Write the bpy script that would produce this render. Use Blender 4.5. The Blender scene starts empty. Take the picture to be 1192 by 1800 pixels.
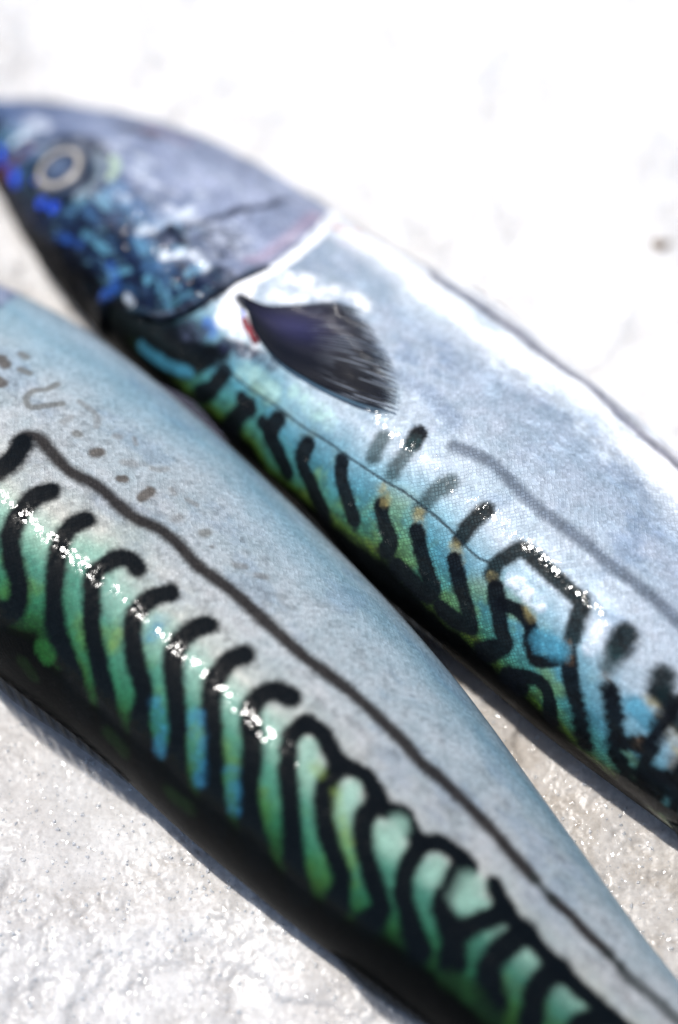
import bpy, math
import numpy as np
from mathutils import Vector

# ------------------------------------------------------------------ camera, sky, sun, exposure
scn = bpy.context.scene
COL = scn.collection
TH = math.radians(30); DIST = .68
cam_d = bpy.data.cameras.new('camera'); cam = bpy.data.objects.new('camera', cam_d); COL.objects.link(cam)
cam.location = (0, -DIST*math.sin(TH), .03+DIST*math.cos(TH)); cam.rotation_euler = (TH, 0, 0)
cam_d.sensor_fit = 'VERTICAL'; cam_d.sensor_height = 36; cam_d.sensor_width = 24; cam_d.lens = 106.4
cam_d.clip_start = .02; cam_d.clip_end = 60
cam_d.dof.use_dof = True; cam_d.dof.focus_distance = .6645; cam_d.dof.aperture_fstop = 2.9
scn.camera = cam

SUN_DIR = Vector((-.33, .22, .92)).normalized()
elev = math.asin(SUN_DIR.z); azim = math.atan2(SUN_DIR.x, SUN_DIR.y)
world = bpy.data.worlds.new('World'); scn.world = world; world.use_nodes = True
wn = world.node_tree.nodes; wl = world.node_tree.links
sky = wn.new('ShaderNodeTexSky'); sky.sky_type = 'NISHITA'; sky.sun_disc = False
sky.sun_elevation = elev; sky.sun_rotation = azim
wl.new(sky.outputs[0], wn['Background'].inputs[0]); wn['Background'].inputs[1].default_value = .125
sun_d = bpy.data.lights.new('sun', 'SUN'); sun_d.energy = 4.3; sun_d.angle = math.radians(.5); sun_d.color = (1, .97, .93)
sun = bpy.data.objects.new('sun', sun_d); COL.objects.link(sun)
sun.rotation_euler = SUN_DIR.to_track_quat('Z', 'Y').to_euler(); sun.location = SUN_DIR*3
scn.view_settings.view_transform = 'Standard'; scn.view_settings.look = 'None'
scn.view_settings.exposure = 0; scn.view_settings.gamma = 1; scn.view_settings.use_curve_mapping = False

# ------------------------------------------------------------------ shape data (metres; radians)
# station rows: axis x, y, z, half depth, thickness ratio
TAB1 = [[-0.09928, 0.12954, 0.006, 0.0013, 0.75], [-0.09716, 0.12908, 0.006, 0.00416, 0.71538], [-0.0917, 0.12719, 0.006, 0.00734, 0.68077], [-0.08464, 0.12403, 0.006, 0.01107, 0.66154], [-0.07532, 0.11803, 0.00722, 0.01588, 0.66538], [-0.06403, 0.10802, 0.0108, 0.0216, 0.66923], [-0.05324, 0.09717, 0.01377, 0.02627, 0.67308], [-0.04202, 0.08578, 0.01563, 0.02911, 0.67692], [-0.0304, 0.07446, 0.01683, 0.03087, 0.68051], [-0.01773, 0.06252, 0.01733, 0.03156, 0.68308], [-0.00483, 0.05137, 0.01813, 0.0327, 0.68564], [0.0077, 0.04064, 0.01934, 0.0345, 0.68821], [0.02025, 0.02877, 0.02, 0.0354, 0.69077], [0.03213, 0.01448, 0.02077, 0.03649, 0.69333], [0.04465, 0.00207, 0.02078, 0.03636, 0.6959], [0.05683, -0.01037, 0.02053, 0.03584, 0.69846], [0.06945, -0.0233, 0.01995, 0.03499, 0.69754], [0.08267, -0.03629, 0.01868, 0.03329, 0.69138], [0.09628, -0.04976, 0.01716, 0.03119, 0.68523], [0.11078, -0.06436, 0.01528, 0.02846, 0.67908], [0.12443, -0.07931, 0.01281, 0.02473, 0.67292], [0.13676, -0.09339, 0.01003, 0.02043, 0.66677], [0.14656, -0.1069, 0.00686, 0.01541, 0.66062], [0.15358, -0.11885, 0.006, 0.01068, 0.64615], [0.15981, -0.12613, 0.006, 0.00663, 0.63077], [0.16586, -0.13245, 0.006, 0.00373, 0.61538], [0.17126, -0.13933, 0.006, 0.00282, 0.6]]
TAB2 = [[-0.18848, 0.09509, 0.006, 0.00125, 0.75], [-0.18641, 0.09418, 0.006, 0.00408, 0.71786], [-0.18056, 0.09142, 0.006, 0.00755, 0.68571], [-0.17083, 0.08715, 0.006, 0.01206, 0.66071], [-0.15869, 0.08082, 0.00794, 0.01708, 0.66429], [-0.14527, 0.07168, 0.01108, 0.02211, 0.66786], [-0.13143, 0.06209, 0.01399, 0.0267, 0.67143], [-0.11807, 0.05215, 0.01679, 0.03106, 0.675], [-0.1053, 0.04219, 0.01878, 0.03409, 0.67857], [-0.09372, 0.03295, 0.02027, 0.03631, 0.68143], [-0.08325, 0.02357, 0.02134, 0.03789, 0.68381], [-0.07181, 0.01253, 0.02186, 0.03859, 0.68619], [-0.06054, 0.00197, 0.02187, 0.03847, 0.68857], [-0.04769, -0.00987, 0.02151, 0.03777, 0.69095], [-0.0353, -0.02129, 0.02088, 0.03665, 0.69333], [-0.02306, -0.03345, 0.0203, 0.03562, 0.69571], [-0.01114, -0.04635, 0.01985, 0.0348, 0.6981], [0.0002, -0.05828, 0.0189, 0.03328, 0.69886], [0.0114, -0.07044, 0.01742, 0.03124, 0.69314], [0.02225, -0.08172, 0.01563, 0.02866, 0.68743], [0.03395, -0.09386, 0.01368, 0.0258, 0.68171], [0.04556, -0.10556, 0.01173, 0.02288, 0.676], [0.05771, -0.11684, 0.00971, 0.0198, 0.67029], [0.06916, -0.1271, 0.00769, 0.01667, 0.66457], [0.08385, -0.14031, 0.006, 0.01278, 0.65714], [0.09832, -0.15384, 0.006, 0.00931, 0.64286], [0.11061, -0.16438, 0.006, 0.00665, 0.62857], [0.12054, -0.17306, 0.006, 0.00433, 0.61429], [0.12898, -0.18058, 0.006, 0.00317, 0.6]]
MARKS1 = [('headdark', 7.67, [(6.765, 0.192), (5.724, 0.244), (4.683, 0.316), (3.438, 0.347)]), ('headdark', 12.14, [(6.504, 0.399), (7.396, 0.327), (8.214, 0.431), (8.902, 0.618)]), ('navy', 7.67, [(6.523, 0.67), (7.006, 0.826), (7.638, 0.836), (8.14, 0.743)]), ('navy', 6.39, [(4.572, 0.472), (5.519, 0.493), (6.114, 0.618), (6.504, 0.794)]), ('navy', 3.32, [(4.404, 1.231), (4.813, 1.47), (5.296, 1.605), (5.798, 1.522)]), ('navy', 4.34, [(5.352, 2.021), (5.594, 2.104), (5.91, 2.084)]), ('pink', 2.81, [(5.594, 2.187), (6.077, 2.219), (6.356, 2.26)]), ('slate', 5.11, [(6.765, 1.054), (7.266, 1.138), (7.824, 1.179)]), ('slate', 10.73, [(8.326, 1.449), (8.419, 1.481)]), ('slate', 2.3, [(8.307, 2.281), (8.288, 2.042), (8.14, 1.865), (8.047, 1.678), (7.935, 1.501), (7.731, 1.283), (7.545, 1.19)]), ('groove', 0.89, [(8.307, 2.281), (8.288, 2.042), (8.14, 1.865), (8.047, 1.678), (7.935, 1.501), (7.731, 1.283), (7.545, 1.19)]), ('navy', 4.34, [(8.586, 1.044), (8.697, 1.252), (8.92, 1.231), (8.79, 0.982)]), ('cyan', 2.3, [(7.991, 0.857), (8.344, 0.836)]), ('cyan', 2.04, [(6.653, 0.794), (7.118, 0.805)]), ('cyan', 2.56, [(8.511, 0.794), (8.604, 0.961)]), ('white', 2.04, [(7.88, 0.597), (7.973, 0.597)]), ('cyan', 1.79, [(7.527, 0.722), (7.638, 0.805)]), ('cyan', 2.3, [(8.4, 1.106), (8.456, 1.2)]), ('white', 2.56, [(7.954, 1.096), (8.251, 1.262), (8.511, 1.231)]), ('white', 3.32, [(7.378, 1.148), (7.564, 1.377), (7.638, 1.533)]), ('white', 2.3, [(6.56, 1.273), (6.802, 1.283)]), ('bluemid', 5.11, [(6.449, 1.304), (7.043, 1.262), (7.471, 1.304)]), ('bluemid', 3.83, [(7.415, 1.065), (7.935, 0.961)]), ('blue2', 2.56, [(7.359, 0.711), (7.601, 0.628), (7.508, 0.451)]), ('blue2', 2.04, [(6.244, 0.576), (6.672, 0.67)]), ('navy', 2.56, [(7.675, 1.314), (7.991, 1.283)]), ('navy', 2.04, [(7.155, 0.618), (7.415, 0.607)]), ('navy', 2.81, [(8.103, 0.846), (8.196, 0.701)]), ('wine', 3.83, [(4.07, 0.42), (4.237, 0.794), (4.423, 1.096)]), ('white', 2.3, [(3.94, 1.096), (4.07, 1.293), (4.2, 1.325)]), ('blue3', 3.07, [(4.46, 0.68), (4.646, 0.597)]), ('blue3', 1.92, [(5.092, 0.846), (5.148, 0.846)]), ('blue3', 2.56, [(5.519, 0.68), (5.557, 0.711)]), ('blue3', 2.81, [(5.817, 0.743), (5.854, 0.774)]), ('blue3', 2.3, [(3.642, 0.846), (3.921, 0.659)]), ('navy', 3.83, [(2.918, 1.418), (3.308, 1.19)]), ('eyerim', 2.04, [(6.058, 1.013), (6.133, 1.21), (5.947, 1.397), (5.612, 1.512)]), ('greenpale', 2.3, [(5.928, 1.553), (6.151, 1.481), (6.244, 1.366)]), ('pink', 2.3, [(8.716, 2.343), (8.865, 2.323)]), ('pink', 3.83, [(8.902, 1.491), (8.995, 1.626), (8.976, 1.886), (8.827, 2.271)]), ('gapblack', 1.28, [(9.143, 1.543), (8.995, 1.304), (8.957, 1.21), (8.883, 1.075), (8.827, 0.95), (8.716, 0.805), (8.549, 0.67), (8.27, 0.555)]), ('gapstep', 1.79, [(8.697, 2.842), (9.125, 2.021), (9.162, 1.73), (9.05, 1.481), (8.957, 1.273), (8.865, 1.086), (8.697, 0.826), (8.381, 0.628)]), ('rim', 2.81, [(8.79, 2.738), (9.106, 2.187), (9.218, 1.959), (9.255, 1.751), (9.236, 1.543), (9.143, 1.345), (9.069, 1.21)]), ('rim', 5.11, [(9.162, 1.273), (9.162, 1.148), (9.236, 1.002)]), ('rimm', 6.64, [(9.329, 1.044), (9.608, 0.982), (9.719, 0.961)]), ('rimm', 5.62, [(9.441, 1.543), (9.738, 1.605), (10.091, 1.647)]), ('rimm', 3.32, [(9.515, 1.366), (9.85, 1.481)]), ('rimm', 3.83, [(10.37, 1.73), (10.63, 1.689)]), ('blue2', 3.07, [(9.069, 0.878), (9.199, 0.836)]), ('headdark', 4.34, [(8.716, 0.587), (9.088, 0.639), (9.478, 0.743)]), ('purple', 3.32, [(9.403, 0.815), (9.831, 0.888), (10.203, 0.93)]), ('slate', 4.34, [(8.883, 0.732), (9.05, 0.774)]), ('salmon', 2.3, [(9.143, 2.364), (9.218, 2.406)]), ('salmon', 2.04, [(9.329, 2.562), (9.366, 2.551)]), ('pinkband', 2.3, [(9.459, 2.198), (9.831, 2.312), (10.314, 2.333), (10.76, 2.312)]), ('finshade', 2.56, [(9.199, 1.2), (9.403, 1.19), (9.701, 1.252), (9.98, 1.345), (10.203, 1.46)]), ('finshade', 3.32, [(10.24, 1.491), (10.537, 1.564)]), ('red', 1.53, [(9.459, 1.075), (9.608, 1.034), (9.794, 0.992)]), ('blue3', 0.64, [(9.348, 1.117), (9.403, 1.096)]), ('tealw', 4.6, [(9.924, 0.732), (10.463, 0.743)]), ('tealw', 3.83, [(10.779, 0.846), (11.485, 0.836)]), ('stripe', 3.83, [(8.511, 0.327), (8.865, 0.389), (9.143, 0.483), (9.366, 0.67)]), ('stripe1', 3.32, [(9.645, 0.628), (9.589, 0.451), (9.422, 0.295)]), ('stripe1', 3.32, [(10.221, 0.524), (10.128, 0.389), (10.091, 0.264), (10.017, 0.025)]), ('stripe1', 2.81, [(10.054, 0.535), (10.258, 0.503)]), ('stripe1', 3.58, [(10.76, 0.587), (10.742, 0.42), (10.983, 0.358), (11.225, 0.254)]), ('stripe1', 3.07, [(10.556, 0.472), (10.779, 0.462)]), ('stripe1', 3.58, [(11.392, 0.576), (11.448, 0.431), (11.652, 0.347), (11.95, 0.264), (12.228, 0.192)]), ('stripe1', 3.32, [(12.117, 0.659), (12.303, 0.566), (12.563, 0.483), (12.73, 0.41)]), ('stripe1', 3.32, [(12.916, 0.649), (13.065, 0.555), (13.195, 0.493), (13.195, 0.42)]), ('stripef', 3.07, [(12.377, 1.002), (12.433, 0.909), (12.488, 0.857)]), ('stripe1', 3.58, [(12.656, 1.2), (12.693, 1.138)]), ('stripef', 3.07, [(12.693, 1.138), (12.749, 1.013), (12.786, 0.878)]), ('gold', 2.81, [(12.804, 0.753), (12.916, 0.701)]), ('stripef', 3.32, [(13.325, 1.096), (13.269, 0.971), (13.269, 0.836)]), ('gold', 3.07, [(13.288, 0.794), (13.399, 0.722)]), ('stripe1', 3.32, [(13.38, 0.691), (13.511, 0.618), (13.715, 0.524), (13.957, 0.41), (13.808, 0.327), (13.566, 0.347), (13.399, 0.358)]), ('stripem', 3.32, [(13.919, 1.106), (13.882, 0.961), (13.901, 0.846)]), ('gold', 2.81, [(13.901, 0.784), (14.068, 0.722)]), ('stripe1', 3.19, [(14.012, 0.701), (14.273, 0.587), (14.496, 0.493), (14.663, 0.379), (14.458, 0.327), (14.198, 0.316)]), ('stripem', 3.19, [(14.551, 0.805), (14.514, 0.878), (14.551, 0.95), (14.626, 1.054), (14.83, 1.075), (15.109, 1.065), (15.388, 1.065), (15.629, 1.065), (15.722, 0.95), (15.815, 0.836)]), ('gold', 2.3, [(14.57, 0.784), (14.681, 0.763)]), ('stripe1', 3.19, [(14.7, 0.743), (14.867, 0.639), (15.034, 0.535), (15.202, 0.451), (15.09, 0.358), (14.997, 0.264)]), ('stripe1', 2.56, [(14.867, 0.68), (15.053, 0.722), (15.22, 0.722), (15.406, 0.67), (15.555, 0.555), (15.666, 0.535), (15.815, 0.628)]), ('stripe1', 3.32, [(15.425, 0.639), (15.592, 0.535)]), ('gold', 2.3, [(15.127, 0.805), (15.276, 0.753)]), ('stripe1', 3.32, [(15.871, 0.743), (16.075, 0.597), (16.242, 0.483), (16.41, 0.358), (16.558, 0.181)]), ('browng', 2.04, [(15.796, 0.784), (15.964, 0.691)]), ('stripe1', 2.81, [(15.499, 0.275), (15.666, 0.368), (15.852, 0.399), (16.001, 0.306), (16.075, 0.16)]), ('stripe1', 4.6, [(15.499, 0.233), (15.536, 0.233)]), ('stripem', 4.86, [(16.261, 1.086), (16.298, 0.982)]), ('stripef', 3.32, [(16.298, 0.94), (16.335, 0.857)]), ('browng', 2.81, [(16.391, 0.774), (16.503, 0.701), (16.633, 0.639)]), ('stripe1', 3.45, [(16.521, 0.711), (16.688, 0.607), (16.856, 0.451), (16.949, 0.306), (17.116, 0.223), (17.209, 0.036)]), ('stripe1', 3.07, [(16.949, 0.41), (17.172, 0.545)]), ('browng', 3.07, [(17.134, 0.524), (17.19, 0.524)]), ('stripem', 5.11, [(16.911, 1.023), (16.967, 0.95)]), ('stripem', 3.07, [(17.023, 0.94), (17.172, 0.898), (17.395, 0.846)]), ('gold', 2.3, [(16.93, 0.846), (17.19, 0.805), (17.432, 0.732), (17.618, 0.67)]), ('browng', 2.3, [(17.506, 0.607), (17.748, 0.431)]), ('stripe1', 3.45, [(17.376, 0.264), (17.543, 0.379), (17.562, 0.202), (17.655, 0.077)]), ('stripe1', 3.07, [(17.543, 0.379), (17.692, 0.524), (17.748, 0.691)]), ('stripe1', 3.58, [(17.58, 0.93), (17.859, 0.753), (18.157, 0.587), (18.472, 0.472)]), ('stripe1', 3.58, [(18.101, 0.961), (18.547, 0.732), (19.104, 0.431)]), ('stripe1', 3.58, [(18.695, 0.95), (19.272, 0.711), (19.811, 0.483)]), ('tealspot', 5.11, [(15.536, 0.67), (15.796, 0.701)]), ('tealspot', 4.34, [(16.837, 0.743), (17.079, 0.711)]), ('white', 3.32, [(14.793, 0.867), (15.257, 0.867)]), ('white', 3.07, [(16.001, 1.034), (16.057, 0.867)]), ('tealspot', 2.04, [(11.243, 1.345), (11.373, 1.335)]), ('linef', 3.07, [(13.046, 1.304), (13.25, 1.345), (13.548, 1.377), (13.957, 1.356), (14.384, 1.345), (14.756, 1.356), (15.202, 1.377), (15.573, 1.377), (15.926, 1.397), (16.317, 1.408), (16.651, 1.397), (17.376, 1.377)]), ('linesoft', 4.34, [(11.801, 1.397), (12.265, 1.429), (12.804, 1.429)]), ('lat', 0.64, [(9.441, 0.67), (9.608, 0.67), (10.073, 0.649), (10.611, 0.67), (11.15, 0.67), (11.671, 0.701), (12.154, 0.722), (12.581, 0.774), (12.842, 0.815), (13.009, 0.846), (13.25, 0.857), (13.622, 0.857), (14.18, 0.826), (14.384, 0.846)]), ('tealspot', 3.07, [(8.4, 0.275), (8.809, 0.306), (9.162, 0.399)]), ('green', 2.04, [(9.459, 0.14), (9.403, 0.015)]), ('dimgreen', 3.07, [(8.957, 0.004), (9.05, -0.016)]), ('dimgreen', 3.32, [(9.961, -0.016), (10.073, -0.276)]), ('dimgreen', 2.81, [(10.63, -0.152), (10.872, -0.266)])]
MARKS2 = [('line', 2.81, [(11.428, 1.293), (11.448, 1.345), (11.428, 1.429), (11.308, 1.522), (11.408, 1.585), (11.728, 1.574), (12.148, 1.553), (12.508, 1.595), (12.849, 1.595), (13.189, 1.595), (13.509, 1.647), (13.829, 1.657), (14.21, 1.637), (14.51, 1.657), (14.89, 1.678), (15.511, 1.689), (16.011, 1.709), (16.391, 1.74), (16.851, 1.782), (17.292, 1.803), (17.692, 1.824), (18.032, 1.824), (18.433, 1.865), (18.913, 1.896), (19.313, 1.917), (19.673, 1.917), (20.054, 1.928)]), ('line', 2.56, [(20.394, 1.938), (20.714, 1.98), (21.014, 1.99), (21.375, 2.021)]), ('linefaint', 1.79, [(20.034, 1.928), (20.234, 1.928), (20.414, 1.938)]), ('linefaint', 1.79, [(21.354, 2.021), (21.475, 2.021), (21.615, 2.021)]), ('linefaint', 2.81, [(21.595, 2.021), (21.735, 2.011), (22.015, 2.063), (22.275, 2.104), (22.575, 2.136), (22.976, 2.198)]), ('stripe', 4.34, [(11.268, 1.054), (11.348, 1.179), (11.428, 1.283), (11.448, 1.387), (11.348, 1.501)]), ('stripe', 3.83, [(12.188, 1.387), (12.108, 1.283), (12.128, 1.138), (12.248, 1.002), (12.488, 0.888), (12.729, 0.794), (12.829, 0.67), (12.689, 0.545), (12.468, 0.472)]), ('stripe', 3.83, [(12.088, 0.878), (12.228, 0.701), (12.488, 0.555)]), ('stripe', 3.58, [(12.789, 1.387), (12.729, 1.293), (12.769, 1.19), (12.929, 1.065), (13.069, 0.961), (13.249, 0.836), (13.429, 0.743), (13.669, 0.639), (13.969, 0.524), (14.27, 0.295)]), ('stripe', 3.45, [(13.749, 1.366), (13.609, 1.377), (13.489, 1.345), (13.409, 1.262), (13.409, 1.158), (13.589, 1.034), (13.789, 0.919), (14.01, 0.815), (14.25, 0.711), (14.49, 0.607), (14.89, 0.347)]), ('stripe', 3.58, [(14.29, 1.387), (14.19, 1.304), (14.17, 1.179), (14.27, 1.065), (14.49, 0.961), (14.73, 0.867), (14.99, 0.774), (15.13, 0.618), (15.33, 0.493), (15.571, 0.337)]), ('stripe', 3.71, [(14.95, 1.397), (14.87, 1.325), (14.87, 1.179), (15.03, 1.054), (15.27, 0.95), (15.491, 0.846), (15.671, 0.732), (15.811, 0.587), (15.991, 0.42), (16.151, 0.316)]), ('stripe', 3.83, [(15.551, 1.429), (15.491, 1.325), (15.551, 1.19), (15.711, 1.065), (15.911, 0.961), (16.151, 0.826), (16.391, 0.639), (16.691, 0.368)]), ('stripe', 3.83, [(16.351, 1.449), (16.151, 1.408), (16.071, 1.304), (16.151, 1.19), (16.371, 1.086), (16.631, 0.94), (16.811, 0.794), (17.012, 0.67), (17.432, 0.399)]), ('stripe', 3.45, [(16.731, 1.387), (16.751, 1.262), (16.952, 1.127), (17.212, 1.002), (17.452, 0.878), (17.672, 0.743), (17.872, 0.587), (18.092, 0.41)]), ('stripe', 3.32, [(16.731, 1.387), (16.911, 1.429), (17.172, 1.397), (17.392, 1.377), (17.572, 1.418), (17.772, 1.449), (18.012, 1.408), (18.212, 1.387), (18.412, 1.449), (18.633, 1.418), (18.853, 1.408), (19.013, 1.501), (19.213, 1.543), (19.473, 1.543)]), ('stripe', 3.58, [(17.432, 1.356), (17.492, 1.221), (17.692, 1.075), (17.912, 0.971), (18.152, 0.878), (18.433, 0.784), (18.593, 0.576)]), ('stripe', 3.58, [(18.072, 1.387), (18.112, 1.252), (18.252, 1.138), (18.533, 1.023), (18.793, 0.919), (19.053, 0.815), (19.053, 0.628)]), ('stripe', 3.58, [(18.873, 1.397), (18.933, 1.252), (19.053, 1.106), (19.253, 0.971), (19.493, 0.867), (19.733, 0.753)]), ('stripe', 4.34, [(19.433, 1.46), (19.513, 1.273), (19.653, 1.148), (19.893, 1.044), (20.134, 0.878)]), ('stripe', 3.07, [(19.813, 1.595), (19.994, 1.564), (20.214, 1.522), (20.414, 1.512), (20.654, 1.522), (20.974, 1.501), (21.354, 1.501), (21.815, 1.512), (22.295, 1.533)]), ('stripe', 3.83, [(20.134, 1.512), (20.034, 1.304), (19.934, 1.106)]), ('stripe', 4.6, [(20.514, 1.522), (20.454, 1.325), (20.494, 1.065), (20.794, 0.846)]), ('stripe', 4.34, [(21.114, 1.501), (21.054, 1.283), (21.254, 0.95)]), ('stripe', 3.83, [(21.895, 1.449), (21.735, 1.231), (21.835, 0.909)]), ('green', 4.34, [(13.409, 0.545), (13.509, 0.514)]), ('dimgreen', 3.83, [(14.81, 0.306), (15.11, 0.264)]), ('dimgreen', 3.32, [(13.229, 0.327), (13.429, 0.275)]), ('dimgreen', 3.83, [(15.951, 0.295), (16.231, 0.306)]), ('dimgreen', 4.34, [(20.234, 0.711), (20.534, 0.753), (20.854, 0.68)]), ('spot', 2.3, [(10.107, 1.98), (10.167, 1.98)]), ('spot', 2.04, [(10.327, 1.876), (10.447, 1.896)]), ('spot', 1.66, [(10.847, 1.969), (10.827, 1.876), (10.747, 1.813), (10.787, 1.74), (10.947, 1.709), (11.068, 1.782), (11.188, 1.876)]), ('spotf', 1.92, [(11.468, 1.782), (11.468, 1.834)]), ('spot', 2.17, [(11.748, 1.772), (11.768, 1.782)]), ('spotd', 2.81, [(12.148, 1.751), (12.188, 1.782)]), ('spotf', 1.66, [(11.308, 1.969), (11.528, 1.98), (11.708, 1.959), (11.828, 1.907)]), ('spotf', 2.04, [(12.488, 1.834), (12.589, 1.876)]), ('spotd', 2.17, [(12.649, 1.73), (12.689, 1.751)]), ('spotd', 2.56, [(13.029, 1.73), (13.029, 1.803)]), ('spotf', 1.41, [(12.769, 1.938), (12.849, 1.969), (12.889, 2.021)]), ('spotf', 2.04, [(13.549, 1.772), (13.569, 1.803)]), ('spot', 2.3, [(13.929, 1.834), (13.949, 1.855)]), ('spotf', 1.53, [(14.15, 1.803), (14.15, 1.803)]), ('spotf', 1.66, [(14.53, 1.824), (14.61, 1.865)]), ('spotf', 1.66, [(14.79, 1.876), (14.87, 1.917)]), ('spotd', 3.07, [(9.987, 1.855), (10.107, 1.834)]), ('spotd', 3.07, [(10.287, 1.709), (10.347, 1.709)]), ('spotf', 1.92, [(12.108, 1.948), (12.148, 1.959)]), ('spotf', 1.28, [(12.268, 2.032), (12.368, 2.0)]), ('spotf', 1.28, [(13.169, 1.917), (13.249, 1.907)]), ('spotf', 1.53, [(13.429, 1.938), (13.549, 1.959)]), ('spotd', 2.81, [(9.446, 1.855), (9.807, 1.813)]), ('spotd', 2.81, [(9.887, 1.605), (10.247, 1.564)]), ('spot', 2.3, [(9.306, 1.668), (8.986, 1.689)]), ('blue', 3.07, [(15.19, 0.794), (15.45, 0.68), (15.591, 0.535)]), ('blue', 3.32, [(15.711, 0.919), (16.031, 0.722), (16.211, 0.597)]), ('blue', 3.07, [(16.491, 0.815), (16.791, 0.607)]), ('blue', 3.32, [(14.47, 1.21), (14.55, 1.106)]), ('yellow', 2.56, [(17.652, 1.231), (17.932, 1.106), (18.192, 1.023)]), ('yellow', 2.81, [(17.232, 1.241), (17.332, 1.221)]), ('yellow', 2.3, [(14.15, 0.971), (14.29, 0.888)]), ('paleg', 4.6, [(18.493, 1.377), (18.593, 1.252)]), ('paleg', 3.32, [(16.972, 1.304), (17.092, 1.262)]), ('paleg', 3.32, [(17.752, 1.325), (17.832, 1.252)]), ('paleg', 3.83, [(19.193, 1.377), (19.273, 1.262)]), ('paleg', 5.62, [(19.633, 1.46), (19.713, 1.335)])]
EDGE1 = [(6.765, 0.192), (7.582, 0.202), (8.363, 0.171), (8.939, 0.181), (9.366, 0.108), (9.868, 0.14), (10.481, 0.14), (10.853, 0.025), (11.485, 0.036), (12.321, 0.098), (12.842, 0.212), (13.25, 0.285), (13.882, 0.212), (14.384, 0.181), (14.849, 0.202), (15.425, 0.15), (15.815, 0.129), (16.298, 0.056), (16.8, -0.016), (17.45, -0.089), (17.934, -0.255), (18.714, -0.287), (19.55, -0.287)]
EDGE2 = [(10.207, 0.244), (11.088, 0.41), (12.008, 0.41), (12.749, 0.462), (13.229, 0.576), (13.729, 0.462), (14.35, 0.42), (14.97, 0.431), (15.711, 0.451), (16.291, 0.472), (16.972, 0.483), (17.572, 0.493), (18.232, 0.462), (18.793, 0.514), (19.453, 0.607), (20.014, 0.649), (20.814, 0.618), (21.615, 0.649), (22.535, 0.711), (23.576, 0.774)]
FIN1 = {'low': [(9.682, 1.034), (10.258, 0.961), (10.927, 0.971), (11.615, 1.034), (12.265, 1.138)], 'up': [(9.18, 1.231), (9.608, 1.252), (10.017, 1.387), (10.37, 1.543), (10.853, 1.595)], 'tip': [(12.265, 1.138), (12.191, 1.231), (11.987, 1.314), (11.726, 1.397), (11.429, 1.47), (11.132, 1.533), (10.853, 1.595)]}
PELVIC1 = [(10.444, 2.77), (10.797, 2.77), (11.336, 2.801), (11.838, 2.718), (12.135, 2.655)]
OPER1 = [(8.772, 2.832), (8.827, 2.676), (9.18, 1.98), (9.199, 1.709), (9.088, 1.46), (8.995, 1.273), (8.883, 1.065), (8.734, 0.805), (8.511, 0.649), (8.14, 0.514), (7.694, 0.472)]
EYE1 = (5.445, 1.117)
SPOT_XY = [0.0788, 0.0894]

def catmull(tab, u):
    tab = np.asarray(tab, float); n = len(tab)
    u = np.clip(np.asarray(u, float), 0, n-1-1e-6)
    i = np.floor(u).astype(int); t = (u-i)[..., None]
    g = lambda k: tab[np.clip(k, 0, n-1)]
    p0, p1, p2, p3 = g(i-1), g(i), g(i+1), g(i+2)
    return .5*((2*p1)+(-p0+p2)*t+(2*p0-5*p1+4*p2-p3)*t*t+(-p0+3*p1-3*p2+p3)*t**3)
def fish_point(tab, u, phi):
    """u: station number along the fish, phi: 0 = back, pi/2 = upper flank, pi = belly"""
    u = np.asarray(u, float); phi = np.asarray(phi, float)
    c = catmull(tab, u)
    d = catmull(tab, u+.25)[..., :2]-catmull(tab, u-.25)[..., :2]
    d /= np.linalg.norm(d, axis=-1, keepdims=True)+1e-12
    e = np.stack([-d[..., 1], d[..., 0]], -1)          # towards the belly
    x = -np.cos(phi); s = np.sin(phi)
    z = np.where(s > 0, s*(1-.20*x), s*(1-.15*x)*.92)
    a = np.maximum(c[..., 3], 1e-5); b = a*c[..., 4]
    P = np.stack([c[..., 0]+e[..., 0]*a*x, c[..., 1]+e[..., 1]*a*x, c[..., 2]+b*z], -1)
    return P


# ------------------------------------------------------------------ helpers
def rnd_noise(x, y, seed=0):
    """smooth value noise on arrays, range -1..1"""
    rs = np.random.RandomState(seed); T = rs.rand(256, 256).astype(np.float32)*2-1
    xi = np.floor(x).astype(int); yi = np.floor(y).astype(int); fx = x-xi; fy = y-yi
    fx = fx*fx*fx*(fx*(fx*6-15)+10); fy = fy*fy*fy*(fy*(fy*6-15)+10)
    a = T[xi & 255, yi & 255]; b = T[(xi+1) & 255, yi & 255]; c = T[xi & 255, (yi+1) & 255]; d = T[(xi+1) & 255, (yi+1) & 255]
    return (a*(1-fx)+b*fx)*(1-fy)+(c*(1-fx)+d*fx)*fy
def fbm(x, y, seed=0, oct=4, rough=.5):
    r = 0; amp = 1; tot = 0
    for k in range(oct):
        ca, sa = math.cos(.6*k), math.sin(.6*k)
        r = r+amp*rnd_noise((x*ca-y*sa)*2**k+13.7*k, (x*sa+y*ca)*2**k+5.1*k, seed+k); tot += amp; amp *= rough
    return r/tot
def smooth(a, b, x):
    t = np.clip((x-a)/(b-a), 0, 1); return t*t*(3-2*t)
def lin(h):
    v = [int(h[i:i+2], 16)/255 for i in (0, 2, 4)]
    return np.array([c/12.92 if c <= .04045 else ((c+.055)/1.055)**2.4 for c in v])
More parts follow.
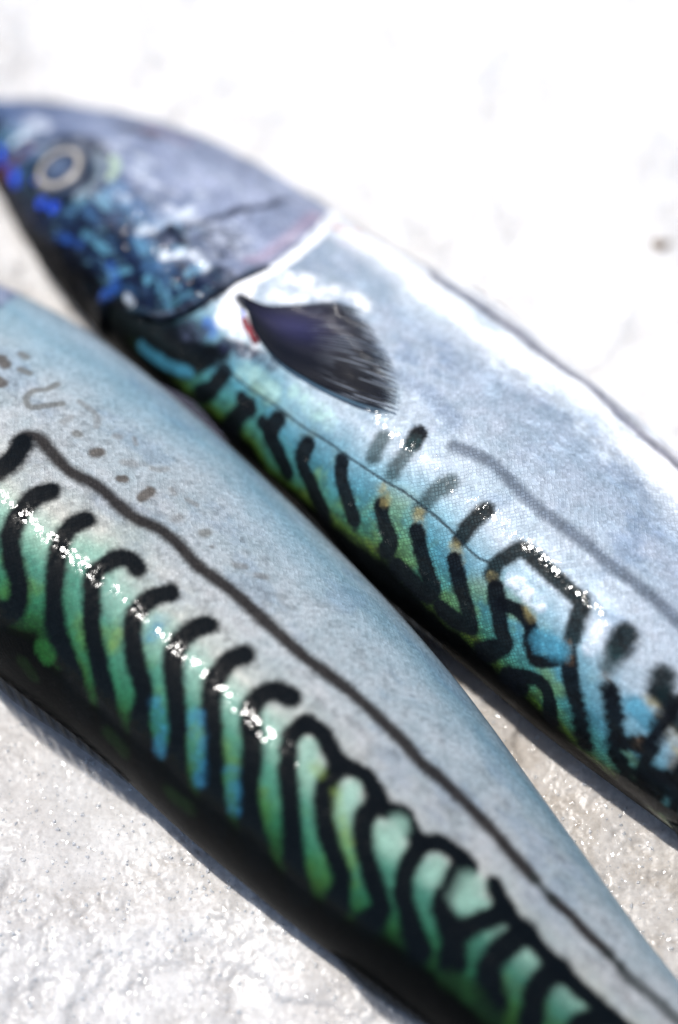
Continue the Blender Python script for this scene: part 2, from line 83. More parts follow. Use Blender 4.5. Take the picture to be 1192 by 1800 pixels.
def grid_mesh(name, P, mat, parent=None, close_v=False, uv=None, colour=None, flip=False, gloss=None):
    nu, nv = P.shape[:2]
    idx = np.arange(nu*nv).reshape(nu, nv)
    if close_v: idx = np.concatenate([idx, idx[:, :1]], 1)
    a = idx[:-1, :-1]; b = idx[1:, :-1]; c = idx[1:, 1:]; d = idx[:-1, 1:]
    F = np.stack([a, d, c, b] if flip else [a, b, c, d], -1).reshape(-1, 4)
    me = bpy.data.meshes.new(name)
    me.vertices.add(nu*nv); me.vertices.foreach_set('co', P.reshape(-1).astype(np.float32))
    me.loops.add(F.size); me.loops.foreach_set('vertex_index', F.reshape(-1).astype(np.int32))
    me.polygons.add(len(F)); me.polygons.foreach_set('loop_start', np.arange(0, F.size, 4, dtype=np.int32))
    me.update(calc_edges=True)
    me.polygons.foreach_set('use_smooth', np.ones(len(F), bool))
    if uv is not None:
        at = me.attributes.new('skin_mm', 'FLOAT_VECTOR', 'POINT')
        at.data.foreach_set('vector', np.concatenate([uv, uv[..., :1]*0], -1).reshape(-1).astype(np.float32))
    if colour is not None:
        at = me.attributes.new('tint', 'FLOAT_COLOR', 'POINT'); at.data.foreach_set('color', colour.reshape(-1).astype(np.float32))
    if gloss is not None:
        at = me.attributes.new('gloss', 'FLOAT', 'POINT'); at.data.foreach_set('value', gloss.reshape(-1).astype(np.float32))
    me.materials.append(mat); me.validate()
    o = bpy.data.objects.new(name, me); COL.objects.link(o)
    if parent: o.parent = parent
    return o
def thing(name, label, cat, group=None, loc=(0, 0, 0)):
    o = bpy.data.objects.new(name, None); COL.objects.link(o); o.empty_display_size = .02; o.location = loc
    o['label'] = label; o['category'] = cat
    if group: o['group'] = group
    return o
class NT:
    """tiny node builder"""
    def __init__(s, name):
        s.m = bpy.data.materials.new(name); s.m.use_nodes = True; s.t = s.m.node_tree
        s.b = s.t.nodes['Principled BSDF']
    def n(s, typ, ins=None, **kw):
        x = s.t.nodes.new('ShaderNode'+typ)
        for k, v in kw.items(): setattr(x, k, v)
        for k, v in (ins or {}).items(): s.put(x.inputs[k], v)
        return x
    def put(s, sock, v):
        if isinstance(v, bpy.types.NodeSocket): s.t.links.new(v, sock)
        elif isinstance(v, bpy.types.Node): s.t.links.new(v.outputs[0], sock)
        else: sock.default_value = v
    def set(s, **kw):
        for k, v in kw.items(): s.put(s.b.inputs[k.replace('_', ' ')], v)
    def math(s, op, a, b=0., clamp=False):
        return s.n('Math', {0: a, 1: b}, operation=op, use_clamp=clamp).outputs[0]
    def mix(s, f, a, b, blend='MIX'):
        x = s.n('Mix', data_type='RGBA', blend_type=blend); s.put(x.inputs[0], f); s.put(x.inputs[6], a); s.put(x.inputs[7], b); return x.outputs[2]
    def ramp(s, f, p0, p1, c0=(0, 0, 0, 1), c1=(1, 1, 1, 1)):
        x = s.n('ValToRGB', {0: f}); e = x.color_ramp.elements; e[0].position = p0; e[1].position = p1; e[0].color = c0; e[1].color = c1
        return x.outputs[0]

# ------------------------------------------------------------------ materials
def skin_material(name, scale_vis, metal, crough):
    g = NT(name); tint = g.n('Attribute', attribute_name='tint'); uv = g.n('Attribute', attribute_name='skin_mm').outputs['Vector']
    rot = g.n('Mapping', {0: uv, 'Rotation': (0, 0, math.radians(38)), 'Scale': (1.12, 1.0, 1)})
    warp = g.n('TexNoise', {'Vector': uv, 'Scale': .35, 'Detail': 2.})
    wv = g.n('VectorMath', {0: rot.outputs[0], 1: g.n('VectorMath', {0: warp.outputs['Color'], 3: 1.3}, operation='SCALE').outputs[0]}, operation='ADD').outputs[0]
    vor = g.n('TexVoronoi', {'Vector': wv, 'Scale': 1.12, 'Randomness': .14}, feature='DISTANCE_TO_EDGE')
    cell = g.n('TexVoronoi', {'Vector': wv, 'Scale': 1.12, 'Randomness': .14}, feature='F1')
    edge = g.ramp(vor.outputs['Distance'], .02, .22)                    # 0 on scale borders
    fine = g.n('TexNoise', {'Vector': g.n('Mapping', {0: uv, 'Rotation': (0, 0, -.25), 'Scale': (.55, 2.6, 1)}), 'Scale': 1.6, 'Detail': 5., 'Roughness': .65})
    blot = g.n('TexNoise', {'Vector': uv, 'Scale': .16, 'Detail': 4., 'Roughness': .6})
    rgb = tint.outputs['Color']; silver = tint.outputs['Alpha']
    # scale borders darker, single scales differ a little, fine lengthwise streaks
    lum0 = g.n('RGBToBW', {0: rgb}).outputs[0]
    vis = g.math('MULTIPLY', g.math('MULTIPLY', scale_vis, g.math('SUBTRACT', 1.05, g.math('MULTIPLY', silver, 1.25), clamp=True)), g.math('SUBTRACT', 1., g.math('MULTIPLY', lum0, 1.05, clamp=True), clamp=True))
    c1 = g.mix(g.math('MULTIPLY', g.math('SUBTRACT', 1., edge), vis), rgb, g.n('VectorMath', {0: rgb, 3: .18}, operation='SCALE').outputs[0])
    cv = g.n('SeparateColor', {0: cell.outputs['Color']}).outputs[0]
    f = g.math('ADD', g.math('MULTIPLY', cv, .30), g.math('MULTIPLY', fine.outputs[0], 1.0)); f = g.math('ADD', f, .33)
    f2 = g.math('ADD', g.math('MULTIPLY', blot.outputs[0], .6), .7)
    cc = g.n('VectorMath', {0: c1, 3: g.math('MULTIPLY', f, f2)}, operation='SCALE').outputs[0]
    hue = g.mix(g.math('MULTIPLY', silver, .32), cc, g.mix(.5, cc, g.ramp(blot.outputs[0], .35, .62, (.30, .50, .60, 1), (.52, .46, .50, 1)), 'OVERLAY'))
    lum = g.n('RGBToBW', {0: rgb}).outputs[0]; pig = g.math('MULTIPLY', lum, 7., clamp=True)     # melanin-black skin is matter than the rest
    g.set(Base_Color=hue, Metallic=g.math('MULTIPLY', silver, metal), Roughness=g.math('ADD', g.math('MULTIPLY', fine.outputs[0], .3), .38),
          Coat_Weight=g.n('Attribute', attribute_name='gloss').outputs['Fac'], Coat_Roughness=crough, Coat_IOR=1.36, IOR=1.4, Specular_IOR_Level=g.math('ADD', g.math('MULTIPLY', pig, .25), .05))
    h = g.math('ADD', g.math('MULTIPLY', edge, .35), g.math('MULTIPLY', fine.outputs[0], .7))
    h = g.math('ADD', h, g.math('MULTIPLY', cv, .25))
    bump = g.n('Bump', {'Height': h, 'Strength': .55, 'Distance': .00022})
    wet = g.n('TexNoise', {'Vector': uv, 'Scale': 1.1, 'Detail': 4., 'Roughness': .6})
    cb = g.n('Bump', {'Height': g.math('ADD', wet.outputs[0], g.math('MULTIPLY', edge, .22)), 'Strength': .10, 'Distance': .0002})
    # every scale lies at its own slight tilt, so the water film breaks the sun into glints
    tilt = g.n('VectorMath', {0: g.n('VectorMath', {0: cell.outputs['Color'], 1: (.5, .5, .5)}, operation='SUBTRACT').outputs[0], 3: .028}, operation='SCALE').outputs[0]
    # scales overlap head to tail, so they tip mostly along the fish
    tip = g.math('MULTIPLY', g.math('SUBTRACT', g.n('SeparateColor', {0: cell.outputs['Color']}).outputs[1], .5), .36)
    tilt = g.n('VectorMath', {0: tilt, 1: g.n('VectorMath', {0: (.72, -.69, 0), 3: tip}, operation='SCALE').outputs[0]}, operation='ADD').outputs[0]
    cn = g.n('VectorMath', {0: g.n('VectorMath', {0: cb.outputs[0], 1: tilt}, operation='ADD').outputs[0]}, operation='NORMALIZE').outputs[0]
    g.set(Normal=bump, Coat_Normal=cn)
    return g.m
SKIN1 = skin_material('wet scaled skin', .95, .34, .075)
SKIN2 = skin_material('wet smooth skin', .30, .20, .10)

def fin_material():
    g = NT('fin membrane'); tint = g.n('Attribute', attribute_name='tint')
    g.set(Base_Color=tint.outputs['Color'], Alpha=tint.outputs['Alpha'], Roughness=.4, Coat_Weight=.10, Coat_Roughness=.08, Specular_IOR_Level=.12)
    return g.m
FIN = fin_material()
def matte_fin():
    g = NT('dark folded fin'); tint = g.n('Attribute', attribute_name='tint')
    g.set(Base_Color=tint.outputs['Color'], Alpha=tint.outputs['Alpha'], Roughness=.6, Specular_IOR_Level=.15)
    return g.m
FIN_LOW = matte_fin()
def simple(name, col, rough, metal=0., coat=0., nscale=300., namt=.25, emis=None, trans=0.):
    g = NT(name); tc = g.n('TexCoord'); nz = g.n('TexNoise', {'Vector': tc.outputs['Object'], 'Scale': nscale, 'Detail': 4.})
    a = tuple(c*(1-namt) for c in col)+(1,); b = tuple(min(1, c*(1+namt)) for c in col)+(1,)
    g.set(Base_Color=g.ramp(nz.outputs[0], .35, .65, a, b), Roughness=rough, Metallic=metal, Coat_Weight=coat, Coat_Roughness=.05, Transmission_Weight=trans)
    g.set(Normal=g.n('Bump', {'Height': nz.outputs[0], 'Strength': .15, 'Distance': .0003}))
    return g.m
g_ = NT('wet eye'); g_.set(Base_Color=g_.n('Attribute', attribute_name='tint').outputs['Color'], Roughness=.35, Coat_Weight=.2, Coat_Roughness=.1)
EYE_WET = g_.m
EYEBALL = simple('dark eye skin', (.02, .035, .07), .5, 0, 0)

def ice_material():
    g = NT('wet crushed ice'); tc = g.n('TexCoord'); ob = tc.outputs['Object']
    big = g.n('TexNoise', {'Vector': ob, 'Scale': 14., 'Detail': 5., 'Roughness': .6})
    mid = g.n('TexNoise', {'Vector': ob, 'Scale': 90., 'Detail': 6., 'Roughness': .7})
    fine = g.n('TexNoise', {'Vector': ob, 'Scale': 900., 'Detail': 4., 'Roughness': .75})
    vor = g.n('TexVoronoi', {'Vector': ob, 'Scale': 620.}, feature='F1')
    tint = g.n('Attribute', attribute_name='tint')
    c = g.ramp(mid.outputs[0], .30, .70, (.73, .70, .665, 1), (.93, .91, .885, 1))
    c = g.mix(1., c, tint.outputs['Color'], 'MULTIPLY')
    c = g.mix(1., c, g.ramp(fine.outputs[0], .3, .6, (.80, .80, .80, 1), (1, 1, 1, 1)), 'MULTIPLY')
    c = g.mix(1., c, g.ramp(g.n('TexNoise', {'Vector': ob, 'Scale': 260., 'Detail': 3.}).outputs[0], .24, .36, (.82, .81, .81, 1), (1, 1, 1, 1)), 'MULTIPLY')
    g.set(Base_Color=c, Roughness=g.ramp(mid.outputs[0], .3, .7, (.22, .22, .22, 1), (.5, .5, .5, 1)), IOR=1.31, Specular_IOR_Level=.6,
          Subsurface_Weight=.8, Subsurface_Radius=(1, 1.1, 1.2), Subsurface_Scale=.003)
    h = g.math('ADD', g.math('MULTIPLY', fine.outputs[0], .5), g.math('MULTIPLY', vor.outputs['Distance'], .5))
    h = g.math('ADD', h, g.math('MULTIPLY', mid.outputs[0], 1.5))
    bm_ = g.n('Bump', {'Height': h, 'Strength': .24, 'Distance': .0004})
    gc = g.n('TexVoronoi', {'Vector': ob, 'Scale': 1500.}, feature='F1')       # grain facets that catch the sun
    tl = g.n('VectorMath', {0: g.n('VectorMath', {0: gc.outputs['Color'], 1: (.5, .5, .5)}, operation='SUBTRACT').outputs[0], 3: 1.1}, operation='SCALE').outputs[0]
    g.set(Normal=bm_, Coat_Weight=.6, Coat_Roughness=.08, Coat_IOR=1.4,
          Coat_Normal=g.n('VectorMath', {0: g.n('VectorMath', {0: bm_.outputs[0], 1: tl}, operation='ADD').outputs[0]}, operation='NORMALIZE').outputs[0])
    return g.m
ICE = ice_material()

# ------------------------------------------------------------------ the ice
def ice_height(X, Y):
    m = 1000.
    h = fbm(X*m/38, Y*m/38, 3, 3)*2.0
    n = fbm(X*m/24, Y*m/24, 21, 6, .62)
    terr = smooth(-.12, .16, n)*1.1+smooth(.2, .45, n)*.6           # broken melting ledges
    h = h+terr*.85
    h = h+fbm(X*m/4.2, Y*m/4.2, 31, 4, .6)*.20+np.abs(fbm(X*m/1.5, Y*m/1.5, 41, 3, .6))*.12
    fade = smooth(.30, .20, np.abs(X))*smooth(.34, .24, np.abs(Y-.03))          # gentler relief where the sheet is coarser
    return (h*fade+fbm(X*9, Y*9, 55, 2)*4*(1-fade))/1000.+.0045
def axis_coords(lo, hi, step, far):
    a = np.arange(lo, hi, step); g = [hi+(far-hi)*(k/26.)**2.2 for k in range(1, 27)]; g0 = [lo-(far+lo)*(k/26.)**2.2 for k in range(26, 0, -1)]
    return np.array(g0+list(a)+g)
X, Y = np.meshgrid(axis_coords(-.11, .13, .00035, 1.6), axis_coords(-.14, .20, .00038, 1.6), indexing='ij')
P = np.stack([X, Y, ice_height(X, Y)], -1)
warm = smooth(-.05, .35, fbm(X*1000/26, Y*1000/26, 77, 3))
# light falloff painted into the ice: glare beyond the fish, greyer near and between them
far_glare = smooth(-40, 110, (X*.69+Y*.72)*1000+22*fbm(X*1000/30, Y*1000/30, 91, 4))
tint = np.ones(X.shape+(4,)); tint[..., :3] = (1-warm[..., None]*np.array([.03, .045, .06])*(1-far_glare[..., None]))*(.79+.18*far_glare[..., None])*(1-.08*smooth(-.05, .4, fbm(X*1000/20, Y*1000/34, 93, 5, .6)))[..., None]
wf = (X*.69+Y*.72)*1000; gap_shade = smooth(-45, -22, wf+6*fbm(X*1000/14, Y*1000/14, 95, 4))*smooth(8, -8, wf)      # brown shade of the gutter between the two, painted into the ice colour
tint[..., :3] *= 1-gap_shade[..., None]*np.array([.24, .28, .33])*(.6+.4*smooth(-.2, .2, fbm(X*1000/6, Y*1000/6, 97, 4)))[..., None]
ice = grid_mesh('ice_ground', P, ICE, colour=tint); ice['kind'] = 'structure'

# ------------------------------------------------------------------ painting marks into the skin
# kind: (colour, strength, softness 0..1, silver after, height mm)
K = {
 'line': (lin('1e150f'), .95, .8, .0, 0), 'linefaint': (lin('2c302e'), .8, .8, .1, 0), 'stripe': (lin('03080b'), .997, .5, 0, 0),
 'stripe1': (lin('0a0e14'), .985, .38, 0, 0), 'stripem': (lin('0e2022'), .96, .55, .05, 0), 'stripef': (lin('2a4446'), .8, .7, .2, 0),
 'green': (lin('1f5a26'), .8, .6, .1, 0), 'dimgreen': (lin('122a10'), .6, .8, 0, 0), 'greenlow': (lin('3f8d78'), .8, .6, .1, 0),
 'spot': (lin('6d6c66'), .8, .7, .1, 0), 'spotf': (lin('807f7c'), .6, .8, .1, 0), 'spotd': (lin('5a5148'), .9, .6, .1, 0),
 'blue': (lin('2a78a0'), .5, 1., .2, 0), 'yellow': (lin('7f9a40'), .4, 1., .1, 0), 'paleg': (lin('8fb5a2'), .7, .8, .1, 0),
 'headdark': (lin('05080f'), .97, .7, 0, 0), 'navy': (lin('0e1c3a'), .85, .8, .1, 0), 'slate': (lin('4a526a'), .75, .7, .2, -.15),
 'bluemid': (lin('3d6c98'), .6, .9, .4, 0), 'groove': (lin('20263a'), .6, .8, .1, -.5), 'cyan': (lin('6fc0dc'), .4, .8, .6, .1),
 'white': (lin('dfe6ee'), .8, .85, .6, .15), 'blue2': (lin('2c66c8'), .6, .8, .4, .1), 'blue3': (lin('1f5cff'), 1., .5, .1, .5),  # blue3 and white marks around the eye are blurred highlights painted in
 'wine': (lin('6a1c38'), 1., .7, 0, 0), 'eyerim': (lin('8b9aa6'), .8, .8, .4, .5), 'greenpale': (lin('b9cdb4'), .9, .7, .3, .2),
 'pink': (lin('b98a9c'), .35, .95, .3, 0), 'gapblack': (lin('05070c'), .97, .45, 0, -1.2), 'gapstep': (lin('8b93a8'), .3, .8, .3, -.3),
 'rim': (lin('fdfdfd'), 1., .4, 0, .25), 'rimm': (lin('f6f8fa'), .9, .9, .1, .1), 'purple': (lin('1d1a40'), .8, .8, .1, 0),
 'salmon': (lin('e8a58c'), .8, .8, .2, 0), 'pinkband': (lin('e6dce4'), .8, .8, .4, .1), 'finshade': (lin('0b1228'), .96, .5, 0, -.3),  # dark mark along the fin's upper edge is a shadow painted on the skin
 'red': (lin('9a0f2a'), 1., .4, 0, .3), 'tealw': (lin('b4d8cc'), .6, .9, .4, 0), 'gold': (lin('a09058'), .6, .9, .5, .05),
 'browng': (lin('6a5238'), .7, .8, .2, 0), 'tealspot': (lin('4a9ab4'), .8, .7, .3, .05), 'linef': (lin('5f6a78'), .8, .95, .3, 0),
 'linesoft': (lin('8a98ac'), .5, 1., .4, 0), 'lat': (lin('22343c'), .75, .6, .1, -.12),
}
def seg_dist(Q, A, B):
    d = B-A; L = (d*d).sum()+1e-15; t = np.clip(((Q-A)@d)/L, 0, 1)
    return np.linalg.norm(Q-(A+t[:, None]*d), axis=1)
def paint(tab, P, colour, height, marks, seed, dd):
    flat = P.reshape(-1, 3); C_ = colour.reshape(-1, 4); H = height.reshape(-1); dflat = dd.reshape(-1)
    for n, (kind, wmm, pts) in enumerate(marks):
        col, st, soft, sil, hmm = K[kind]
        up = np.array(pts, float)
        if len(up) > 2:
            k = np.linspace(0, len(up)-1, (len(up)-1)*4+1); up = catmull(up, k)
        V = fish_point(tab, up[:, 0], up[:, 1]); r = wmm/2000.*(1.32 if kind == 'stripe' else 1.25 if kind.startswith('stripe') else 1.2 if kind in ('line', 'linefaint') else 1.)
        lo = V.min(0)-r*2.2; hi = V.max(0)+r*2.2
        idx = np.where(((flat > lo) & (flat < hi)).all(1))[0]
        if not len(idx): continue
        Q = flat[idx]; D = np.full(len(idx), 9.)
        for a, b in zip(V[:-1], V[1:]): D = np.minimum(D, seg_dist(Q, a, b))
        wob = 1+.20*fbm(Q[:, 0]*330, Q[:, 1]*330, seed+n, 3)+.17*fbm(Q[:, 0]*1500, Q[:, 1]*1500, seed+n+5, 3, .7)
        rr = r*wob*(1+.5*(1-smooth(0, 11, dflat[idx])) if kind.startswith('stripe') else 1); s = np.maximum(soft, .12)
        m = 1-smooth(1-s*.75, 1+s*.75, D/rr)
        if kind in ('cyan', 'white', 'blue2', 'rimm', 'gold', 'tealw', 'navy', 'slate', 'bluemid', 'purple', 'browng', 'pinkband', 'wine', 'blue', 'yellow'):
            m = m*(.45+.75*smooth(-.25, .3, fbm(Q[:, 0]*620, Q[:, 1]*620, seed+n+9, 3, .65)))
        m = np.clip(m, 0, 1)*st
        C_[idx, :3] = C_[idx, :3]*(1-m[:, None])+col*m[:, None]
        C_[idx, 3] = C_[idx, 3]*(1-m)+sil*m
        H[idx] += hmm*.001*m
def ramp_col(x, stops):
    xs = [s[0] for s in stops]; cs = np.array([s[1] for s in stops])
    return np.stack([np.interp(x, xs, cs[:, k]) for k in range(3)], -1)

RAMP1 = [(-40, lin('030506')), (-1.5, lin('040607')), (0, lin('060b05')), (1.3, lin('27380a')), (3, lin('44661f')), (5.5, lin('427c5c')), (9, lin('4a9088')), (15, lin('5090a0')),
         (22, lin('7ca4b2')), (28, lin('aab6be')), (38, lin('a8b2ba')), (57, lin('a9b4c0')), (63.5, lin('dfe4ea')), (66, lin('fafafb')), (73, lin('fafafb')), (75.5, lin('8f8d9a')), (78, lin('a8a8b0')), (82, lin('f0f0f0'))]  # near-white band by the belly edge is reflected glare painted into the skin
RAMP2 = [(-40, lin('030506')), (-2, lin('030607')), (0, lin('050d05')), (2, lin('143a14')), (5, lin('205228')), (10, lin('286a4a')), (18, lin('43806a')),
         (25, lin('86a896')), (30, lin('aaaca2')), (38, lin('acaeac')), (55, lin('abb4b6')), (70, lin('8caab6')), (90, lin('c0ccd2')), (110, lin('e4e8ea'))]
def build_body(root, tab, edge, marks, ramp, mat, seed, dense, head_op):
    n = len(tab); tab = np.array(tab)
    u0, u1 = dense
    us = np.concatenate([np.linspace(0, u0, 110)[:-1], np.linspace(u0, u1, 1000), np.linspace(u1, n-1.001, 130)[1:]])
    ph = np.concatenate([np.linspace(-.75, math.pi*1.06, 470), np.linspace(math.pi*1.06, 2*math.pi-.75, 62)[1:-1]])
    Ug, Pg = np.meshgrid(us, ph, indexing='ij')
    P = fish_point(tab, Ug, Pg)
    ax = catmull(tab, us)
    S = np.concatenate([[0], np.cumsum(np.linalg.norm(np.diff(ax[:, :2], axis=0), axis=1))])*1000
    a = ax[:, 3]*1000
    uvx = np.repeat(S[:, None], len(ph), 1); uvy = (Pg-math.pi/2)*a[:, None]*.95
    uv = np.stack([uvx, uvy], -1)
    e = np.array(edge); e = e[np.argsort(e[:, 0])]
    eb = np.interp(Ug, e[:, 0], e[:, 1])
    dd = (Pg-eb)*a[:, None]*.92+1.1*fbm(uvx/7, uvy/7, seed, 4)+.5*fbm(uvx/2, uvy/2, seed+3, 3)
    dd = dd*np.where(Ug > 13, (catmull(tab, np.array(13.))[3]*1000/a[:, None])**.85, 1)      # the pattern narrows with the tail
    dd = np.where(Pg > math.pi*1.5, -20, dd)
    colour = np.ones(Ug.shape+(4,)); colour[..., :3] = ramp_col(dd, ramp)
    colour[..., 3] = smooth(2, 34, dd)*.75*(1-.9*smooth(56, 62, dd)*(seed == 100))
    # cloudy pigment drift along the flank
    dr = fbm(uvx/19, uvy/11, seed+11, 4, .6)[..., None]*smooth(1, 12, dd)[..., None]
    colour[..., :3] *= 1+dr*np.array([.34, .20, .16])*(1-.5*smooth(20, 34, dd))[..., None]
    fr = smooth(.10, .42, fbm(uvx/3.1, uvy/2.2, seed+17, 4, .6))*smooth(28, 34, dd)*(1-smooth(55, 62, dd))
    colour[..., :3] *= (1-(.24 if seed == 300 else .06)*fr)[..., None]
    cl = smooth(.0, .5, fbm(uvx/13, uvy/8, seed+19, 5, .62))*smooth(24, 36, dd)
    colour[..., :3] *= 1-cl[..., None]*(np.array([.17, .13, .07]) if seed == 300 else np.array([.24, .19, .12]))
    if seed == 100: colour[..., :3] *= (1+.30*smooth(.05, .5, fbm(uvx/8, uvy/3.2, 171, 5, .7))*smooth(18, 30, dd))[..., None]
    colour[..., :3] *= (1-.45*smooth(17.5, 22, Ug)*smooth(30, 14, dd))[..., None]
    yg = smooth(.0, .45, fbm(uvx/12, uvy/14, seed+61, 4, .6))*smooth(1, 4, dd)*smooth(24, 14, dd)
    colour[..., :3] *= 1+yg[..., None]*np.array([.75, .05, -.45])
    # head in front of the gill opening
    op = np.array(head_op); op = op[np.argsort(op[:, 1])]
    uo = np.interp(Pg, op[:, 1], op[:, 0]); hm = smooth(.03, -.03, Ug-uo)
    k1 = smooth(-.45, .5, fbm(uvx/9, uvy/6, seed+23, 4, .65)); k2 = smooth(-.2, .45, fbm(uvx/3.4, uvy/2.6, seed+29, 4, .6))
    v = smooth(.15, 1.9, Pg)[..., None]
    tu = smooth(1.5, 8., Ug)[..., None]
    up_ = lin('34507c')*(1-tu)+lin('9aa2b8')*tu
    up_ = up_*(1+.55*fbm(uvx/11, uvy/7, seed+23, 4, .6)[..., None]*np.array([1.1, 1., .8]))
    wt = smooth(.05, .5, fbm(uvx/9, uvy/5, seed+26, 5, .66))[..., None]*np.exp(-((Pg-1.45)/.45)**2)[..., None]
    up_ = up_*(1-.75*wt)+lin('e4e8f0')*.75*wt
    low_ = lin('122446')*(1-k1[..., None])+lin('3a6690')*k1[..., None]
    k3 = smooth(.0, .3, fbm(uvx/4.5, uvy/3., seed+33, 5, .68))[..., None]; k4 = smooth(.08, .34, fbm(uvx/5, uvy/3., seed+37, 5, .68))[..., None]
    low_ = low_*(1-.85*k3)+lin('060d1e')*.85*k3; low_ = low_*(1-.65*k4)+lin('7cbcd6')*.65*k4
    m_ = smooth(.95, 1.65, Pg+.22*fbm(uvx/8, uvy/8, seed+39, 3))[..., None]
    hc = low_*(1-m_)+up_*m_
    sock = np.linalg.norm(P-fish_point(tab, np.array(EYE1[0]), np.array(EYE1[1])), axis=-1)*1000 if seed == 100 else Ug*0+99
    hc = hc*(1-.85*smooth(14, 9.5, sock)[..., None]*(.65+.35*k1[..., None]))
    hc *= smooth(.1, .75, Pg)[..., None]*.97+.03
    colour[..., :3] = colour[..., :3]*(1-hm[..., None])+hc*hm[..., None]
    colour[..., 3] = colour[..., 3]*(1-hm)+(.15+.35*m_[..., 0])*hm
    # height field (metres, along the surface normal)
    H = np.zeros(Ug.shape)
    H += .0011*np.exp(-((Ug-uo+.12)/.16)**2)*smooth(2.9, 2.2, Pg)*smooth(-.5, .2, Pg)*(Ug < uo)      # raised gill cover edge
    H += fbm(uvx/14, uvy/10, seed+41, 3)*.00007+fbm(uvx/2.2, uvy/1.4, seed+47, 3)*.000008
    H += hm*(fbm(uvx/6, uvy/4.5, seed+53, 3)*.0004+fbm(uvx/2.4, uvy/2., seed+57, 3)*.00012)
    paint(tab, P, colour, H, marks, seed, dd)
    du = np.gradient(P, axis=0); dp = np.gradient(P, axis=1)
    N = np.cross(dp, du); N /= np.linalg.norm(N, axis=-1, keepdims=True)+1e-12
    cen = ax[:, None, :3]; sg = np.sign(((P-cen)*N).sum(-1).mean()); N *= sg
    P = P+N*H[..., None]
    colour = np.clip(colour, 0, 1)
    gloss = .06+.44*smooth(-1., 3., dd)*(1-.7*hm)
    o = grid_mesh('body', P, mat, root, close_v=True, uv=uv, colour=colour, flip=True, gloss=gloss)
    return o
def surf_frame(tab, u, phi):
    tab = np.array(tab); p = fish_point(tab, u, phi)
    du = fish_point(tab, u+.02, phi)-fish_point(tab, u-.02, phi); dp = fish_point(tab, u, phi+.01)-fish_point(tab, u, phi-.01)
    du /= np.linalg.norm(du); nn = np.cross(du, dp); nn /= np.linalg.norm(nn)
    if (nn@(p-catmull(tab, np.array(u))[:3])) < 0: nn = -nn
    t2 = np.cross(nn, du)
    return p, du, t2, nn
def lathe(name, prof, frame, mat, parent, sx=1., sy=1., seg=64, off=0., cols=None):
    p, du, t2, nn = frame; th = np.linspace(0, 2*math.pi, seg, endpoint=False)
    R = np.array([q[0] for q in prof])[:, None]; Z = np.array([q[1] for q in prof])[:, None]
    P = p+R[..., None]*(np.cos(th)[None, :, None]*du*sx+np.sin(th)[None, :, None]*t2*sy)+(Z+off)[..., None]*nn
    c = None if cols is None else np.concatenate([np.repeat(np.array(cols)[:, None], seg, 1), np.ones((len(prof), seg, 1))], -1)
    return grid_mesh(name, P, mat, parent, close_v=True, colour=c)
def make_eye(root, tab, u, phi, k=1.):
    f = surf_frame(tab, u, phi); mm = .001*k
    eye = lathe('eye', [(r*mm, z*mm) for r, z in ((8.2, -2), (7.6, -.1), (7., .5), (6.2, .9), (4.5, 1.3), (2, 1.5), (.01, 1.55))], f, EYEBALL, root, 1.1, .95)
    lathe('iris', [(r*mm, z*mm) for r, z in ((6.9, .6), (6.6, 1.25), (6.0, 1.7), (5.2, 1.85), (4.9, 1.7), (4.7, 1.2))], f, EYE_WET, eye, 1.05, .95, cols=[lin('202a38'), lin('5a5c62'), lin('9c968e'), lin('b0a89c'), lin('74767c'), lin('202838')])
    lathe('pupil', [(r*mm, z*mm) for r, z in ((5.0, 1.2), (4.6, 1.5), (3.2, 1.8), (1.6, 1.95), (.01, 2.))], f, EYE_WET, eye, 1.05, .95, cols=[lin('0a1020'), lin('16233c'), lin('2c3a54'), lin('44546e'), lin('4c5c78')])
    return eye
def fin_sheet(name, base, tip, root, rays, colf, thick=.0002, corr=.00007, ns=70, sag=None):
    """closed thin membrane between a base curve and a tip curve with raised rays. colf(r, s, ray) -> rgba"""
    base = np.array(base, float); tip = np.array(tip, float); nr = rays*9
    r = np.linspace(0, 1, nr); s = np.linspace(0, 1, ns)
    B = catmull(base, r*(len(base)-1)); T = catmull(tip, r*(len(tip)-1))
    Rg, Sg = np.meshgrid(r, s, indexing='ij')
    P = B[:, None]*(1-Sg[..., None])+T[:, None]*Sg[..., None]
    if sag is not None: P = P+sag(Rg, Sg)
    du = np.gradient(P, axis=0); dp = np.gradient(P, axis=1); N = np.cross(du, dp); N /= np.linalg.norm(N, axis=-1, keepdims=True)+1e-12
    if N[..., 2].mean() < 0: N = -N
    ray = .5+.5*np.cos(Rg*rays*2*math.pi)
    up = P+N*(thick+corr*ray**2)[..., None]; dn = P-N*thick*.5
    c = colf(Rg, Sg, ray)
    A = np.concatenate([up, dn[::-1]], 0); Cc = np.concatenate([c, c[::-1]], 0)
    return grid_mesh(name, A, FIN_LOW, root, colour=np.clip(Cc, 0, 1))
def rgba(R, col, al):
    c = np.ones(R.shape+(4,)); c[..., :3] = col; c[..., 3] = al; return c
